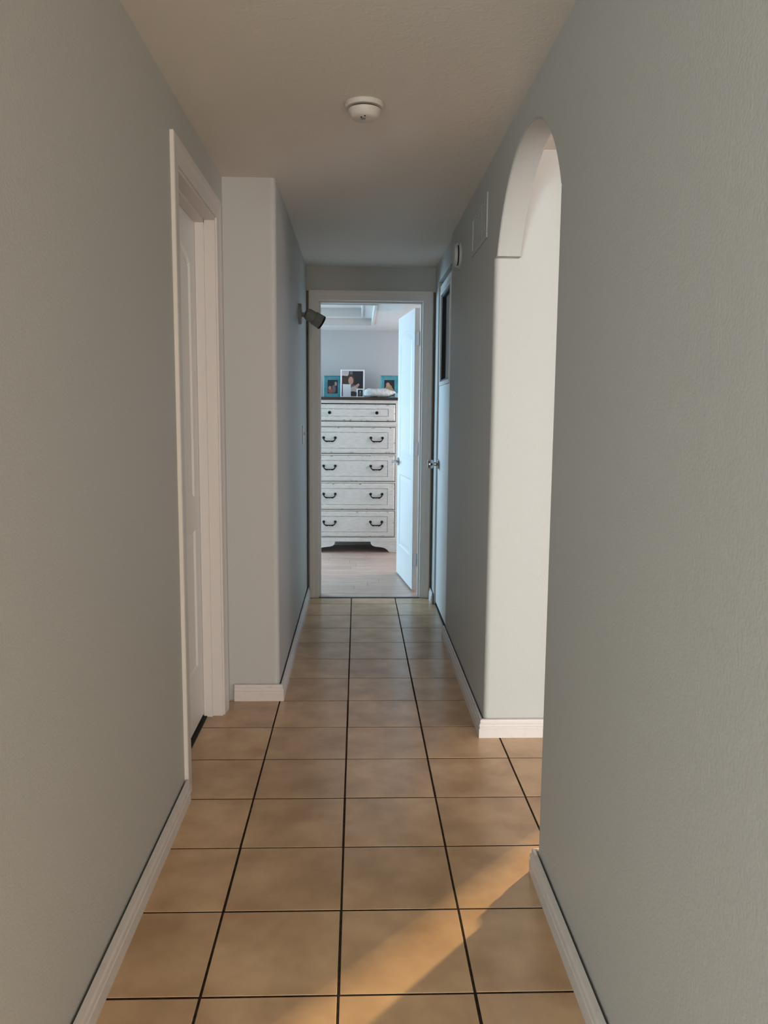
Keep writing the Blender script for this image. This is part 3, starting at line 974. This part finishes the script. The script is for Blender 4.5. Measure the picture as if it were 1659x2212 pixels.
def picture_frame(name, x0, x1, h, y, tilt, border, mat, shapes, label, group=None, depth=0.018, lip=True):
    """shapes: [(polygon in 0..1 picture coordinates, material)]"""
    w = x1 - x0
    root = tag(empty(name, ((x0 + x1) / 2, y, TOP), (math.radians(-tilt), 0, 0)), label, 'picture frame', group)
    bx_, bz = border
    mb = MB()
    def mitre(y0, y1, o, i):
        O = [(-w / 2 + o, o), (w / 2 - o, o), (w / 2 - o, h - o), (-w / 2 + o, h - o)]
        I = [(-w / 2 + i[0], i[1]), (w / 2 - i[0], i[1]), (w / 2 - i[0], h - i[1]), (-w / 2 + i[0], h - i[1])]
        mb.add([(p[0], y0, p[1]) for p in O] + [(p[0], y1, p[1]) for p in I], [(0, 1, 5, 4), (1, 2, 6, 5), (2, 3, 7, 6), (3, 0, 4, 7)])
    O = [(-w / 2, 0), (w / 2, 0), (w / 2, h), (-w / 2, h)]
    mb.add([(p[0], 0.003, p[1]) for p in O] + [(p[0], depth, p[1]) for p in O], [(0, 1, 5, 4), (1, 2, 6, 5), (2, 3, 7, 6), (3, 0, 4, 7), (4, 5, 6, 7)])
    mitre(0.003, 0.0, 0, (0.004, 0.004))
    mitre(0.0, 0.004, 0.004, (bx_ * 0.3, bz * 0.3)) if lip else None
    s = 0.004 if lip else 0.0
    I0 = (bx_ * 0.3, bz * 0.3) if lip else (0.004, 0.004)
    A_ = [(-w / 2 + I0[0], I0[1]), (w / 2 - I0[0], I0[1]), (w / 2 - I0[0], h - I0[1]), (-w / 2 + I0[0], h - I0[1])]
    B_ = [(-w / 2 + bx_, bz), (w / 2 - bx_, bz), (w / 2 - bx_, h - bz), (-w / 2 + bx_, h - bz)]
    mb.add([(p[0], s, p[1]) for p in A_] + [(p[0], s + 0.001, p[1]) for p in B_], [(0, 1, 5, 4), (1, 2, 6, 5), (2, 3, 7, 6), (3, 0, 4, 7)])
    mb.add([(p[0], s + 0.001, p[1]) for p in B_] + [(p[0], 0.010, p[1]) for p in B_], [(0, 1, 5, 4), (1, 2, 6, 5), (2, 3, 7, 6), (3, 0, 4, 7)])
    mb.build('frame', mat, root)
    pw_, ph_ = w - 2 * bx_, h - 2 * bz
    pm = MB()
    mats = []
    for i, (poly, m) in enumerate(shapes):
        if m not in mats:
            mats.append(m)
        yy = 0.0095 - 0.00012 * i
        pts = [(-w / 2 + bx_ + min(max(u, 0), 1) * pw_, yy, bz + min(max(v, 0), 1) * ph_) for u, v in poly]
        pm.add(pts, [tuple(range(len(pts)))], mats.index(m))
    pm.build('photo', mats, root)
    return root


SQ = [(0, 0), (1, 0), (1, 1), (0, 1)]
picture_frame('picture_frame', -0.320, -0.152, 0.208, 7.62, 7, (0.036, 0.040), M['teal'],
              [(SQ, M['p_dark']), (ellipse(0.42, 0.30, 0.42, 0.34), M['p_brown']), (ellipse(0.30, 0.18, 0.26, 0.16), M['p_red']), (ellipse(0.62, 0.34, 0.17, 0.3), M['p_grey']),
               (ellipse(0.22, 0.42, 0.14, 0.13), M['p_skin']), (ellipse(0.80, 0.72, 0.12, 0.16), M['p_skin']), (ellipse(0.42, 0.74, 0.28, 0.16), M['p_dark'])],
              'teal picture frame at the left end of the chest, left of the white frame', 'framed photos on the chest')
picture_frame('picture_frame', -0.160, 0.064, 0.262, 7.56, 6, (0.013, 0.013), M['whiteframe'],
              [(SQ, M['p_dark']), ([(0, 0.82), (0.30, 0.80), (0.34, 1), (0, 1)], M['p_pale']), ([(0.36, .86), (0.5, .84), (0.5, 1), (0.38, 1)], M['p_grey']), (ellipse(0.16, 0.58, 0.22, 0.2), M['p_brown']),
               (ellipse(0.40, 0.62, 0.20, 0.26), M['p_brown']), (ellipse(0.42, 0.62, 0.12, 0.16), M['p_skin']), ([(0.22, 0.0), (0.86, 0.0), (0.80, 0.34), (0.60, 0.46), (0.36, 0.44), (0.24, 0.3)], M['p_grey']),
               ([(0.50, 0.36), (0.78, 0.52), (0.84, 0.46), (0.62, 0.24)], M['p_skin']), (ellipse(0.56, 0.26, 0.17, 0.13), M['p_pale']), (ellipse(0.52, 0.10, 0.2, 0.1), M['p_brown'])],
              'largest white picture frame with a dark photo, standing on the chest', 'framed photos on the chest', lip=False)
picture_frame('picture_frame', 0.214, 0.386, 0.214, 7.62, 7, (0.038, 0.042), M['teal'],
              [(SQ, M['p_dark']), (ellipse(0.45, 0.34, 0.36, 0.34), M['p_tan']), (ellipse(0.36, 0.66, 0.18, 0.16), M['p_skin']), (ellipse(0.70, 0.22, 0.26, 0.2), M['p_tan']), (ellipse(0.30, 0.22, 0.2, 0.14), M['p_pale'])],
              'teal picture frame at the right end of the chest, partly behind the open door', 'framed photos on the chest')
picture_frame('picture_frame', -0.008, 0.058, 0.083, 7.47, 8, (0.0105, 0.0105), M['whiteframe'],
              [(SQ, M['p_dark']), (ellipse(0.45, 0.4, 0.26, 0.3), M['p_grey']), (ellipse(0.48, 0.72, 0.14, 0.13), M['p_pale'])],
              'tiny white picture frame in front of the large white frame', 'framed photos on the chest', depth=0.012, lip=False)
card = MB()
card.add([(-0.037, 0, 0), (0.037, 0, 0), (0.036, 0.012, 0.121), (-0.038, 0.012, 0.123)] + [(-0.037, 0.0008, 0), (0.037, 0.0008, 0), (0.036, 0.0128, 0.121), (-0.038, 0.0128, 0.123)], [(0, 1, 2, 3), (7, 6, 5, 4), (0, 4, 5, 1), (1, 5, 6, 2), (2, 6, 7, 3), (3, 7, 4, 0)])
card.add([(-0.037, 0.0008, 0), (0.037, 0.0008, 0), (0.036, 0.030, 0.0), (-0.036, 0.030, 0.0)], [(0, 1, 2, 3)])
tag(card.build('greeting_card', M['paper'], loc=(-0.100, 7.50, TOP)), 'blank white card standing before the large white picture frame', 'card')
# plush white bundle
bm = bmesh.new()
bmesh.ops.create_icosphere(bm, subdivisions=5, radius=1.0)
for v in bm.verts:
    p = v.co
    sx = 0.148
    x = math.copysign(abs(p.x) ** 0.75, p.x) * sx
    prof = 0.040 * (1 - 0.22 * (p.x - 0.0)) + 0.004 * math.sin(p.x * 7)
    z = math.copysign(abs(p.z) ** 0.7, p.z) * prof
    yv = math.copysign(abs(p.y) ** 0.8, p.y) * 0.075
    nz = 0.0028 * math.sin(x * 150 + yv * 90) * math.cos(z * 170 + x * 60) + 0.002 * math.sin(x * 310 + z * 260 + 1.3)
    v.co = Vector((x, yv, max(z, -0.036))) + p.normalized() * nz
zmin = min(v.co.z for v in bm.verts)
for v in bm.verts:
    v.co.z -= zmin
me = bpy.data.meshes.new('plush_bundle')
bm.to_mesh(me)
bm.free()
me.materials.append(M['plush'])
for p in me.polygons:
    p.use_smooth = True
pb = bpy.data.objects.new('plush_bundle', me)
COL.objects.link(pb)
pb.location = (0.205, 7.44, TOP)
tag(pb, 'white fluffy folded bundle lying on the chest before the right teal frame', 'towel')
tb = MB().box(-0.03, 0.03, -0.03, 0.03, 0, 0.022).box(-0.026, 0.03, -0.024, 0.03, 0.022, 0.04).build('small_box', M['palebox'], bevel=0.002, loc=(0.368, 7.40, TOP))
tag(tb, 'small pale blue box at the right edge of the chest top', 'box')
